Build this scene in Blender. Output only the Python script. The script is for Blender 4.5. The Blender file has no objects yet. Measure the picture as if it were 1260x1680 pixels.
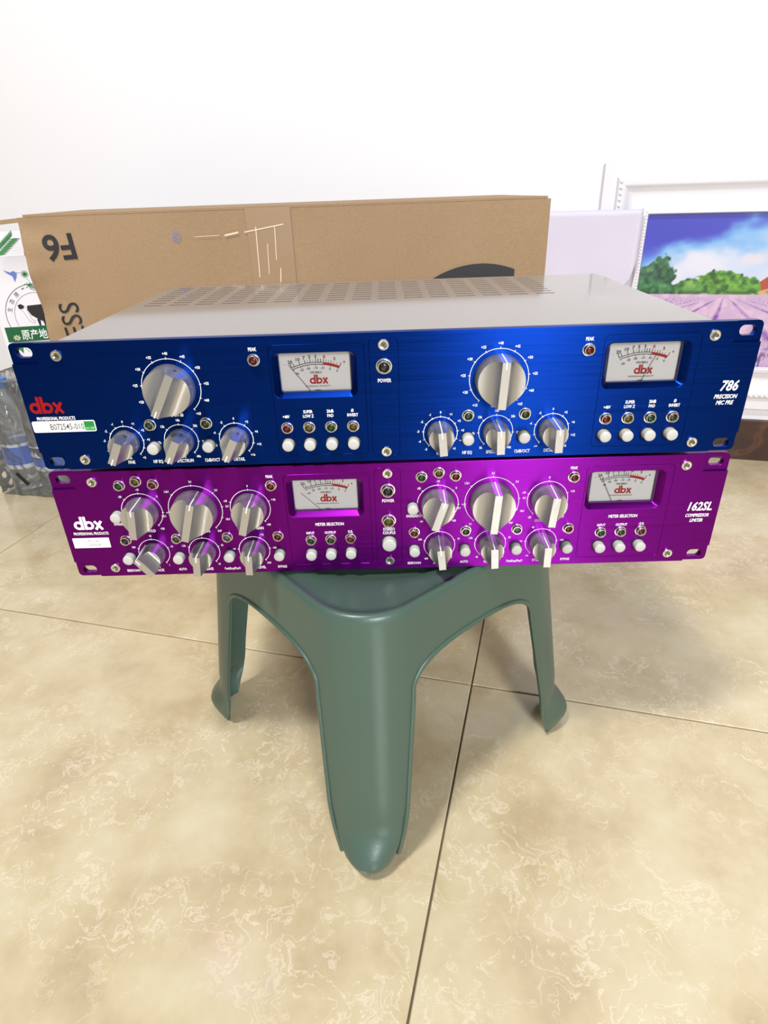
import bpy, bmesh, math, random
import numpy as np
from mathutils import Matrix, Vector, noise

S = bpy.context.scene
COL = S.collection
R = math.radians
random.seed(7)
FZ = 0.417            # height of the top of the blue unit above the floor (metres)


def W(x, y, z):       # unit millimetres (origin: top centre of the blue front panel) -> world metres
    return Vector((x * .001, y * .001, z * .001 + FZ))


# ------------------------------------------------------------------ camera, world, lights, exposure
cd = bpy.data.cameras.new('camera')
cam = bpy.data.objects.new('camera', cd)
COL.objects.link(cam)
S.camera = cam
cd.sensor_fit = 'HORIZONTAL'
cd.sensor_width = 36
cd.lens = 1000.39 / 1260 * 36
cd.clip_start = .02
RM = [(0.99953092, -0.00196023, -0.03056315), (-0.02791785, -0.46860876, -0.88296457), (-0.01259134, 0.88340364, -0.46844367)]
rot = Matrix((RM[0], [-a for a in RM[1]], [-a for a in RM[2]])).transposed()
cam.matrix_world = Matrix.Translation(W(2.364, -394.507, 80.339)) @ rot.to_4x4()

wd = bpy.data.worlds.new('room_light')
S.world = wd
wd.use_nodes = True
wd.node_tree.nodes['Background'].inputs[0].default_value = (.93, .96, 1, 1)
wd.node_tree.nodes['Background'].inputs[1].default_value = .25


def area(name, loc, target, size, power, color=(1, 1, 1), size_y=None):
    d = bpy.data.lights.new(name, 'AREA')
    d.energy = power
    d.color = color
    d.size = size
    if size_y:
        d.shape = 'RECTANGLE'
        d.size_y = size_y
    o = bpy.data.objects.new(name, d)
    COL.objects.link(o)
    o.location = loc
    o.rotation_euler = (Vector(target) - Vector(loc)).to_track_quat('-Z', 'Y').to_euler()
    return o


area('ceiling_lamp', (-.72, -.80, 2.75), (-.1, .1, .3), .32, 64, (1, .98, .955))
area('daylight_doorway', (.60, -2.2, 1.2), (.1, .2, .5), .36, 62, (.95, .97, 1), 1.1)

S.view_settings.view_transform = 'Standard'
S.view_settings.look = 'None'
S.view_settings.exposure = 0
S.view_settings.gamma = 1
S.view_settings.use_curve_mapping = False
S.cycles.max_bounces = 8
S.cycles.transparent_max_bounces = 24
S.cycles.caustics_reflective = False
S.cycles.caustics_refractive = False


# ------------------------------------------------------------------ materials
def lin(c):
    return tuple((a / 12.92 if a <= .04045 else ((a + .055) / 1.055) ** 2.4) for a in [v / 255 for v in c])


def mat(name, rgb, rough=.5, metal=0, spec=.5, coat=0, aniso=0, srgb=True, coat_rough=.05):
    m = bpy.data.materials.new(name)
    m.use_nodes = True
    b = m.node_tree.nodes['Principled BSDF']
    c = lin(rgb) if srgb else rgb
    b.inputs['Base Color'].default_value = (*c, 1)
    b.inputs['Roughness'].default_value = rough
    b.inputs['Metallic'].default_value = metal
    b.inputs['Specular IOR Level'].default_value = spec
    b.inputs['Coat Weight'].default_value = coat
    b.inputs['Coat Roughness'].default_value = coat_rough
    if aniso:
        b.inputs['Anisotropic'].default_value = aniso
    return m


def nd(m, t, **kw):
    n = m.node_tree.nodes.new(t)
    for k, v in kw.items():
        if k in n.inputs:
            n.inputs[k].default_value = v
        else:
            setattr(n, k, v)
    return n


def lk(m, a, b):
    m.node_tree.links.new(a, b)


def bsdf(m):
    return m.node_tree.nodes['Principled BSDF']


def ramp(m, stops):
    n = m.node_tree.nodes.new('ShaderNodeValToRGB')
    e = n.color_ramp.elements
    while len(e) < len(stops):
        e.new(.5)
    for i, (p, c) in enumerate(stops):
        e[i].position = p
        e[i].color = (*c, 1) if len(c) == 3 else c
    return n


def brushed(name, rgb, rough, aniso, amount=.12):
    m = mat(name, rgb, rough, 1, aniso=aniso, srgb=False)
    co = nd(m, 'ShaderNodeTexCoord')
    mp = nd(m, 'ShaderNodeMapping')
    mp.inputs['Scale'].default_value = (14, 14, 900)
    lk(m, co.outputs['Object'], mp.inputs[0])
    no = nd(m, 'ShaderNodeTexNoise', Scale=1.0, Detail=3.0)
    lk(m, mp.outputs[0], no.inputs['Vector'])
    mr = nd(m, 'ShaderNodeMapRange')
    mr.inputs['To Min'].default_value = rough - amount
    mr.inputs['To Max'].default_value = rough + amount
    lk(m, no.outputs[0], mr.inputs[0])
    lk(m, mr.outputs[0], bsdf(m).inputs['Roughness'])
    bp = nd(m, 'ShaderNodeBump', Strength=.12, Distance=.0002)
    lk(m, no.outputs[0], bp.inputs['Height'])
    lk(m, bp.outputs[0], bsdf(m).inputs['Normal'])
    tv = nd(m, 'ShaderNodeCombineXYZ', Z=1.0)
    lk(m, tv.outputs[0], bsdf(m).inputs['Tangent'])
    return m


M = {}
M['blue'] = brushed('blue_anodised_aluminium', (.0021, .021, .18), .33, .8)
M['purple'] = brushed('purple_anodised_aluminium', (.17, .006, .235), .33, .8)
M['silver'] = mat('satin_silver', (190, 189, 188), .33, .85)
M['chrome'] = mat('nickel', (225, 222, 215), .22, 1)
M['button'] = mat('light_grey_plastic', (186, 185, 182), .4)
M['white_ink'] = mat('white_ink', (238, 238, 240), .6)
M['red_ink'] = mat('red_ink', (146, 10, 16), .6, spec=.2)
M['black_ink'] = mat('black_ink', (28, 26, 28), .6)
M['dial'] = mat('dial_card', (196, 193, 192), .7)
M['socket'] = mat('dark_socket', (120, 122, 116), .3, .8)
for k, c in dict(red=(92, 12, 11), green=(10, 60, 30), yellow=(84, 73, 20), olive=(50, 55, 22), clear=(84, 90, 88), dark=(30, 30, 30)).items():
    M['lens_' + k] = mat('lens_' + k, c, .3)
M['case'] = mat('grey_painted_steel', (104, 95, 88), .34, coat=.85, coat_rough=.07)
no = nd(M['case'], 'ShaderNodeTexNoise', Scale=900.0, Detail=2.0)
co = nd(M['case'], 'ShaderNodeTexCoord')
lk(M['case'], co.outputs['Object'], no.inputs['Vector'])
bp = nd(M['case'], 'ShaderNodeBump', Strength=.08, Distance=.0004)
lk(M['case'], no.outputs[0], bp.inputs['Height'])
lk(M['case'], bp.outputs[0], bsdf(M['case']).inputs['Normal'])
M['inside'] = mat('dark_inside', (30, 28, 28), .8)
M['stool'] = mat('green_plastic', (69, 90, 80), .34)
no = nd(M['stool'], 'ShaderNodeTexNoise', Scale=420.0, Detail=1.0)
co = nd(M['stool'], 'ShaderNodeTexCoord')
lk(M['stool'], co.outputs['Object'], no.inputs['Vector'])
bp = nd(M['stool'], 'ShaderNodeBump', Strength=.10, Distance=.0006)
lk(M['stool'], no.outputs[0], bp.inputs['Height'])
lk(M['stool'], bp.outputs[0], bsdf(M['stool']).inputs['Normal'])
M['sticker'] = mat('white_sticker', (240, 238, 234), .5)
M['sticker_green'] = mat('green_print', (18, 132, 58), .5)
M['sticker_pale'] = mat('pale_green_print', (150, 205, 160), .5)
M['sheet'] = mat('white_foam_sheet', (208, 202, 220), .42)
no = nd(M['sheet'], 'ShaderNodeTexNoise', Scale=320.0, Detail=3.0)
co = nd(M['sheet'], 'ShaderNodeTexCoord')
lk(M['sheet'], co.outputs['Object'], no.inputs['Vector'])
bp = nd(M['sheet'], 'ShaderNodeBump', Strength=.16, Distance=.001)
lk(M['sheet'], no.outputs[0], bp.inputs['Height'])
lk(M['sheet'], bp.outputs[0], bsdf(M['sheet']).inputs['Normal'])
M['frame'] = mat('white_lacquer', (226, 224, 230), .3)
M['wall'] = mat('white_wall_paint', (236, 235, 238), .8)
M['carton'] = mat('glossy_white_carton', (230, 228, 236), .35)
M['leaf'] = mat('leaf_print', (52, 128, 62), .5)
M['band_green'] = mat('dark_green_print', (14, 92, 50), .5)
M['bird_blue'] = mat('bird_print', (104, 124, 196), .5)
M['pale_print'] = mat('pale_flower_print', (196, 200, 170), .5)
M['grey_print'] = mat('grey_print', (92, 96, 100), .5)
M['label_blue'] = mat('blue_label', (8, 92, 205), .35)
M['label_white'] = mat('white_label', (226, 230, 240), .35)
M['label_navy'] = mat('navy_label', (40, 36, 72), .35)
M['cap_blue'] = mat('blue_cap', (50, 120, 210), .35)
M['strap'] = mat('black_strap', (26, 26, 30), .4)
M['glaze'] = None
M['dark_arc'] = mat('charcoal_print', (50, 49, 52), .8)


def clearish(name, col, alpha, rough):
    m = bpy.data.materials.new(name)
    m.use_nodes = True
    nt = m.node_tree
    nt.nodes.clear()
    out = nt.nodes.new('ShaderNodeOutputMaterial')
    tr = nt.nodes.new('ShaderNodeBsdfTransparent')
    tr.inputs[0].default_value = (*col, 1)
    gl = nt.nodes.new('ShaderNodeBsdfGlossy')
    gl.inputs['Roughness'].default_value = rough
    di = nt.nodes.new('ShaderNodeBsdfDiffuse')
    di.inputs[0].default_value = (.80, .84, .88, 1)
    fr = nt.nodes.new('ShaderNodeFresnel')
    fr.inputs[0].default_value = 1.45
    a = nt.nodes.new('ShaderNodeMixShader')
    a.inputs[0].default_value = alpha
    b = nt.nodes.new('ShaderNodeMixShader')
    nt.links.new(tr.outputs[0], a.inputs[1])
    nt.links.new(di.outputs[0], a.inputs[2])
    nt.links.new(fr.outputs[0], b.inputs[0])
    nt.links.new(a.outputs[0], b.inputs[1])
    nt.links.new(gl.outputs[0], b.inputs[2])
    nt.links.new(b.outputs[0], out.inputs[0])
    return m


M['film'] = clearish('shrink_film', (.985, .99, .99), .08, .10)
M['pet'] = clearish('clear_bottle', (.985, .99, .99), .17, .05)
M['pane'] = clearish('clear_meter_cover', (.97, .97, .97), 0, .03)

# cardboard
m = M['cardboard'] = mat('brown_cardboard', (178, 146, 112), .8, spec=.25)
co = nd(m, 'ShaderNodeTexCoord')
n1 = nd(m, 'ShaderNodeTexNoise', Scale=5.0, Detail=6.0)
mp = nd(m, 'ShaderNodeMapping')
mp.inputs['Scale'].default_value = (260, 260, 420)
n2 = nd(m, 'ShaderNodeTexNoise', Scale=1.0, Detail=3.0)
lk(m, co.outputs['Object'], n1.inputs['Vector'])
lk(m, co.outputs['Object'], mp.inputs[0])
lk(m, mp.outputs[0], n2.inputs['Vector'])
mx = nd(m, 'ShaderNodeMath', operation='ADD')
lk(m, n1.outputs[0], mx.inputs[0])
lk(m, n2.outputs[0], mx.inputs[1])
rp = ramp(m, [(.45, lin((148, 122, 93))), (.95, lin((161, 135, 106)))])
hf = nd(m, 'ShaderNodeMath', operation='MULTIPLY')
hf.inputs[1].default_value = .75
lk(m, mx.outputs[0], hf.inputs[0])
lk(m, hf.outputs[0], rp.inputs[0])
lk(m, rp.outputs[0], bsdf(m).inputs['Base Color'])

# marble-look floor tile
m = M['tile'] = mat('cream_marble_tile', (206, 190, 152), .2, coat=.25, coat_rough=.08)
co = nd(m, 'ShaderNodeTexCoord')
oi = nd(m, 'ShaderNodeObjectInfo')
ad = nd(m, 'ShaderNodeVectorMath', operation='ADD')
sc = nd(m, 'ShaderNodeVectorMath', operation='SCALE')
cb = nd(m, 'ShaderNodeCombineXYZ')
lk(m, oi.outputs['Random'], cb.inputs[0])
lk(m, oi.outputs['Random'], cb.inputs[1])
lk(m, cb.outputs[0], sc.inputs[0])
sc.inputs['Scale'].default_value = 37.0
lk(m, co.outputs['Object'], ad.inputs[0])
lk(m, sc.outputs[0], ad.inputs[1])
big = nd(m, 'ShaderNodeTexNoise', Scale=15.0, Detail=5.0, Roughness=.6)
lk(m, ad.outputs[0], big.inputs['Vector'])
base = ramp(m, [(.3, lin((183, 165, 131))), (.5, lin((198, 182, 147))), (.7, lin((207, 194, 163)))])
lk(m, big.outputs[0], base.inputs[0])
dist = nd(m, 'ShaderNodeTexNoise', Scale=22.0, Detail=4.0)
lk(m, ad.outputs[0], dist.inputs['Vector'])
ds = nd(m, 'ShaderNodeVectorMath', operation='SCALE')
ds.inputs['Scale'].default_value = .13
lk(m, dist.outputs['Color'], ds.inputs[0])
da = nd(m, 'ShaderNodeVectorMath', operation='ADD')
lk(m, ad.outputs[0], da.inputs[0])
lk(m, ds.outputs[0], da.inputs[1])
vo = nd(m, 'ShaderNodeTexNoise', Scale=19.0, Detail=4.0, Roughness=.55, Distortion=1.1)
lk(m, da.outputs[0], vo.inputs['Vector'])
vr = ramp(m, [(.476, (0, 0, 0)), (.498, (1, 1, 1)), (.502, (1, 1, 1)), (.524, (0, 0, 0))])
lk(m, vo.outputs[0], vr.inputs[0])
pn = nd(m, 'ShaderNodeTexNoise', Scale=8.0, Detail=3.0)
lk(m, da.outputs[0], pn.inputs['Vector'])
pr = ramp(m, [(.40, (0, 0, 0)), (.60, (1, 1, 1))])
lk(m, pn.outputs[0], pr.inputs[0])
vm = nd(m, 'ShaderNodeMath', operation='MULTIPLY')
lk(m, vr.outputs[0], vm.inputs[0])
lk(m, pr.outputs[0], vm.inputs[1])
vs = nd(m, 'ShaderNodeMath', operation='MULTIPLY')
vs.inputs[1].default_value = .46
lk(m, vm.outputs[0], vs.inputs[0])
mixc = nd(m, 'ShaderNodeMix', data_type='RGBA')
lk(m, vs.outputs[0], mixc.inputs['Factor'])
lk(m, base.outputs[0], mixc.inputs['A'])
mixc.inputs['B'].default_value = (*lin((236, 222, 202)), 1)
lk(m, mixc.outputs['Result'], bsdf(m).inputs['Base Color'])
M['grout'] = mat('dark_grout', (112, 98, 78), .9)

# brown marble baseboard
m = M['base'] = mat('brown_marble', (70, 42, 24), .35, spec=.25)
co = nd(m, 'ShaderNodeTexCoord')
n1 = nd(m, 'ShaderNodeTexNoise', Scale=14.0, Detail=8.0, Distortion=1.6)
lk(m, co.outputs['Object'], n1.inputs['Vector'])
rp = ramp(m, [(.3, lin((44, 24, 13))), (.55, lin((62, 37, 21))), (.66, lin((88, 58, 38))), (.72, lin((58, 34, 19)))])
lk(m, n1.outputs[0], rp.inputs[0])
lk(m, rp.outputs[0], bsdf(m).inputs['Base Color'])

# printed canvas (colours come from a colour attribute)
m = M['canvas'] = mat('printed_canvas', (255, 255, 255), .5)
at = nd(m, 'ShaderNodeAttribute', attribute_name='print')
lk(m, at.outputs['Color'], bsdf(m).inputs['Base Color'])

# ------------------------------------------------------------------ object helpers
PENDING = []          # (object, bmesh, root offset)
TEXTS = []            # (bmesh, text object, matrix)


def thing(name, label, cat, loc, group=None, rz=0):
    o = bpy.data.objects.new(name, None)
    o.empty_display_size = .05
    COL.objects.link(o)
    o.location = loc
    o.rotation_euler = (0, 0, rz)
    o['label'] = label
    o['category'] = cat
    if group:
        o['group'] = group
    return o


def part(name, m, parent=None, label=None, smooth=None, off=None):
    """new mesh object whose bmesh is filled in later by finish(); vertices are given in unit mm"""
    me = bpy.data.meshes.new(name)
    mm = m if isinstance(m, (list, tuple)) else [m]
    for x in mm:
        me.materials.append(M[x])
    o = bpy.data.objects.new(name, me)
    COL.objects.link(o)
    o.parent = parent
    if label:
        o['label'] = label
    bm = bmesh.new()
    PENDING.append((o, bm, off, smooth))
    return o, bm


def struct(name, m):
    o, bm = part(name, m)
    o['kind'] = 'structure'
    return o, bm


def box(bm, x0, x1, y0, y1, z0, z1, mi=0):
    vs = [bm.verts.new((x, y, z)) for x in (x0, x1) for y in (y0, y1) for z in (z0, z1)]
    for f in ((0, 1, 3, 2), (4, 6, 7, 5), (0, 4, 5, 1), (2, 3, 7, 6), (0, 2, 6, 4), (1, 5, 7, 3)):
        bm.faces.new([vs[i] for i in f]).material_index = mi


def ring_lathe(bm, prof, cx, cz, n=24, y0=0, cap=True):
    """revolve (radius, outwards) about an axis along -Y through (cx, cz)"""
    rings = []
    for r, h in prof:
        rings.append([bm.verts.new((cx + r * math.cos(2 * math.pi * i / n), y0 - h, cz + r * math.sin(2 * math.pi * i / n))) for i in range(n)])
    for a, b in zip(rings, rings[1:]):
        for i in range(n):
            j = (i + 1) % n
            bm.faces.new((a[i], b[i], b[j], a[j]))
    if cap:
        bm.faces.new(rings[-1][::-1])
    return rings


def arc_strip(bm, cx, cz, r, w, a0, a1, y, n=48):
    """flat ring sector facing -Y; angles clockwise from up, degrees"""
    pv = None
    for i in range(n + 1):
        a = R(a0 + (a1 - a0) * i / n)
        p = [bm.verts.new((cx + q * math.sin(a), y, cz + q * math.cos(a))) for q in (r - w / 2, r + w / 2)]
        if pv:
            bm.faces.new((pv[0], p[0], p[1], pv[1]))
        pv = p


def seg(bm, x0, z0, x1, z1, w, y):
    d = Vector((x1 - x0, z1 - z0))
    n = Vector((-d.y, d.x)).normalized() * w / 2
    vs = [bm.verts.new((a, y, b)) for a, b in ((x0 - n.x, z0 - n.y), (x1 - n.x, z1 - n.y), (x1 + n.x, z1 + n.y), (x0 + n.x, z0 + n.y))]
    bm.faces.new(vs)


def poly(bm, pts, y, mi=0):
    f = bm.faces.new([bm.verts.new((a, y, b)) for a, b in pts])
    f.material_index = mi
    return f


PANEL = Matrix(((1, 0, 0), (0, 0, -1), (0, 1, 0)))   # text plane -> panel plane


def text(bm, s, x, z, cap, y=-.15, bold=0, shear=0, xs=1, align='CENTER', angle=0, res=2, line=1.0, plane=None):
    """printed lettering, cap = capital height in mm, z = baseline"""
    c = bpy.data.curves.new('lettering', 'FONT')
    c.body = s
    c.size = 1
    c.align_x = align
    c.offset = bold
    c.shear = shear
    c.space_line = line
    c.resolution_u = res
    c.fill_mode = 'FRONT'
    o = bpy.data.objects.new('lettering', c)
    COL.objects.link(o)
    k = cap / .729
    m4 = Matrix.Translation((x, y, z)) @ PANEL.to_4x4() @ Matrix.Rotation(R(angle), 4, 'Z') @ Matrix.Diagonal((k * xs, k, k, 1))
    if plane is not None:
        m4 = plane @ m4
    TEXTS.append((bm, o, m4))


def rrect(x0, x1, z0, z1, r, n=5):
    out = []
    for cx, cz, a0 in ((x1 - r, z1 - r, 0), (x0 + r, z1 - r, 90), (x0 + r, z0 + r, 180), (x1 - r, z0 + r, 270)):
        for i in range(n + 1):
            a = R(a0 + 90 * i / n)
            out.append((cx + r * math.cos(a), cz + r * math.sin(a)))
    return out


def plate(bm, loops, y0, y1, bevel=.2):
    """flat plate from outline loops (first outer, others holes) between y0 (front) and y1"""
    c = bpy.data.curves.new('plate', 'CURVE')
    c.dimensions = '2D'
    c.fill_mode = 'BOTH'
    c.extrude = abs(y1 - y0) / 2 - bevel
    c.bevel_depth = bevel
    c.bevel_resolution = 1
    c.offset = -bevel
    for lp in loops:
        sp = c.splines.new('POLY')
        sp.points.add(len(lp) - 1)
        for p, (a, b) in zip(sp.points, lp):
            p.co = (a, b, 0, 1)
        sp.use_cyclic_u = True
    o = bpy.data.objects.new('plate', c)
    COL.objects.link(o)
    TEXTS.append((bm, o, Matrix.Translation((0, (y0 + y1) / 2, 0)) @ PANEL.to_4x4()))


def loft(bm, loops, closed=True):
    rings = [[bm.verts.new(p) for p in lp] for lp in loops]
    for a, b in zip(rings, rings[1:]):
        n = len(a)
        for i in range(n if closed else n - 1):
            j = (i + 1) % n
            bm.faces.new((a[i], b[i], b[j], a[j]))
    return rings


def finish():
    bpy.context.view_layer.update()
    dg = bpy.context.evaluated_depsgraph_get()
    for bm, o, m4 in TEXTS:
        me = bpy.data.meshes.new_from_object(o.evaluated_get(dg))
        me.transform(m4)
        if bm.faces:
            bm.faces.ensure_lookup_table()
        bm.from_mesh(me)
        bpy.data.meshes.remove(me)
    for bm, o, m4 in TEXTS:
        c = o.data
        bpy.data.objects.remove(o)
        bpy.data.curves.remove(c)
    for o, bm, off, smooth in PENDING:
        off = off if off is not None else Vector((0, 0, FZ))
        bm.transform(Matrix.Translation(off) @ Matrix.Scale(.001, 4))
        bm.to_mesh(o.data)
        bm.free()
        if smooth:
            o.data.shade_smooth()
            if smooth < 180:
                o.data.set_sharp_from_angle(angle=R(smooth))


# ------------------------------------------------------------------ setting: room turned 14.9 degrees from the units
RA = R(-14.9)
DV = Vector((math.cos(RA), math.sin(RA), 0))
NV = Vector((-math.sin(RA), math.cos(RA), 0))


def room(bm):
    bmesh.ops.rotate(bm, cent=(0, 0, 0), matrix=Matrix.Rotation(RA, 3, 'Z'), verts=bm.verts)


ROOM = []
floor, bm = struct('floor', 'grout')
box(bm, -3200, 3200, -3200, 1000, -500, -437.5)
ROOM.append(bm)
TS = 800
tile_mesh = None
for i in range(-3, 3):
    for j in range(-3, 1):
        x0 = 51 + i * TS
        y0 = 159 + j * TS
        if y0 > 930:
            continue
        o, bm = part('tile', 'tile', floor)
        box(bm, x0 + .9, x0 + TS - .9, y0 + .9, min(y0 + TS, 937) - .9, -442, -435)
        bmesh.ops.bevel(bm, geom=[e for e in bm.edges if all(v.co.z > -436 for v in e.verts)], offset=.8, segments=1, affect='EDGES')
        ROOM.append(bm)
wall, bm = struct('wall_back', 'wall')
box(bm, -3200, 3200, 937, 1040, -500, 2300)
ROOM.append(bm)
bb, bm = struct('baseboard_back', 'base')
box(bm, -3200, 3200, 925, 937, -435, -352)
ROOM.append(bm)

# ------------------------------------------------------------------ rack units
DUP = {}


def knob_mesh(r, L, name):
    """cylinder with two scooped flanks that leave a finger bar across the front; pointer along +Z, axis -Y"""
    if name in DUP:
        return DUP[name]
    bm = bmesh.new()
    w = 2.55
    rf = r * .95
    xs = [(-w, L)]
    N = 20
    for i in range(N + 1):
        u = i / N
        x = w + (rf * .999 - w) * (.5 - .5 * math.cos(math.pi * u))
        uu = (x - w) / (rf - w)
        xs.append((-x, L * (.54 + .40 * (1 - uu) ** 3.6)))
    prof = xs[::-1] + [(-x, z) for x, z in xs]
    # extra verts across the bar
    top, bot, tb, bb_ = [], [], [], []
    for x, h in prof:
        yv = math.sqrt(max(rf * rf - x * x, 1e-6))
        yb = yv * r / rf
        xb = x * r / rf
        top.append(bm.verts.new((x, -h, yv)))
        bot.append(bm.verts.new((x, -h, -yv)))
        tb.append(bm.verts.new((xb, 0, yb)))
        bb_.append(bm.verts.new((xb, 0, -yb)))
    for i in range(len(prof) - 1):
        bm.faces.new((top[i], bot[i], bot[i + 1], top[i + 1]))
        bm.faces.new((tb[i], top[i], top[i + 1], tb[i + 1]))
        bm.faces.new((bot[i], bb_[i], bb_[i + 1], bot[i + 1]))
    bm.faces.new((top[0], tb[0], bb_[0], bot[0]))
    bm.faces.new((tb[-1], top[-1], bot[-1], bb_[-1]))
    bmesh.ops.remove_doubles(bm, verts=bm.verts, dist=.001)
    bmesh.ops.recalc_face_normals(bm, faces=bm.faces)
    # short front edge of the bar softened
    bm.transform(Matrix.Scale(.001, 4))
    me = bpy.data.meshes.new(name)
    bm.to_mesh(me)
    bm.free()
    me.materials.append(M['silver'])
    me.shade_smooth()
    me.set_sharp_from_angle(angle=R(28))
    # pointer line
    bm = bmesh.new()
    k = .12
    box(bm, -.38, .38, -L - k, -L + .1, rf - 4.5, rf + k)
    vs = []
    for x in (-.38, .38):
        for y, rr in ((-L - k, rf + k), (-.5, r + k), (-.5, r - .3), (-L + .1, rf - .3)):
            vs.append(bm.verts.new((x, y, rr)))
    for f in ((0, 1, 2, 3), (7, 6, 5, 4), (0, 4, 5, 1), (1, 5, 6, 2), (2, 6, 7, 3), (3, 7, 4, 0)):
        bm.faces.new([vs[i] for i in f])
    bm.transform(Matrix.Scale(.001, 4))
    ml = bpy.data.meshes.new('pointer_line')
    bm.to_mesh(ml)
    bm.free()
    ml.materials.append(M['white_ink'])
    # set screw in the wall opposite the pointer
    bm = bmesh.new()
    for h, rr, mi in ((.15, 1.15, 0),):
        vs = [bm.verts.new((rr * math.cos(2 * math.pi * i / 10), -L * .42 + rr * math.sin(2 * math.pi * i / 10), -(r - (r - rf) * .42) - h)) for i in range(10)]
        bm.faces.new(vs)
    bm.transform(Matrix.Scale(.001, 4))
    ms = bpy.data.meshes.new('set_screw')
    bm.to_mesh(ms)
    bm.free()
    ms.materials.append(M['socket'])
    DUP[name] = (me, ml, ms)
    return DUP[name]


def child(name, me, parent, loc=(0, 0, 0), ry=0):
    o = bpy.data.objects.new(name, me)
    COL.objects.link(o)
    o.parent = parent
    o.location = loc
    o.rotation_euler = (0, ry, 0)
    return o


def lathe_mesh(name, prof, m, n=24, smooth=40):
    if name in DUP:
        return DUP[name]
    bm = bmesh.new()
    ring_lathe(bm, prof, 0, 0, n)
    bmesh.ops.recalc_face_normals(bm, faces=bm.faces)
    bm.transform(Matrix.Scale(.001, 4))
    me = bpy.data.meshes.new(name)
    bm.to_mesh(me)
    bm.free()
    me.materials.append(M[m])
    me.shade_smooth()
    me.set_sharp_from_angle(angle=R(smooth))
    DUP[name] = me
    return me


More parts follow.
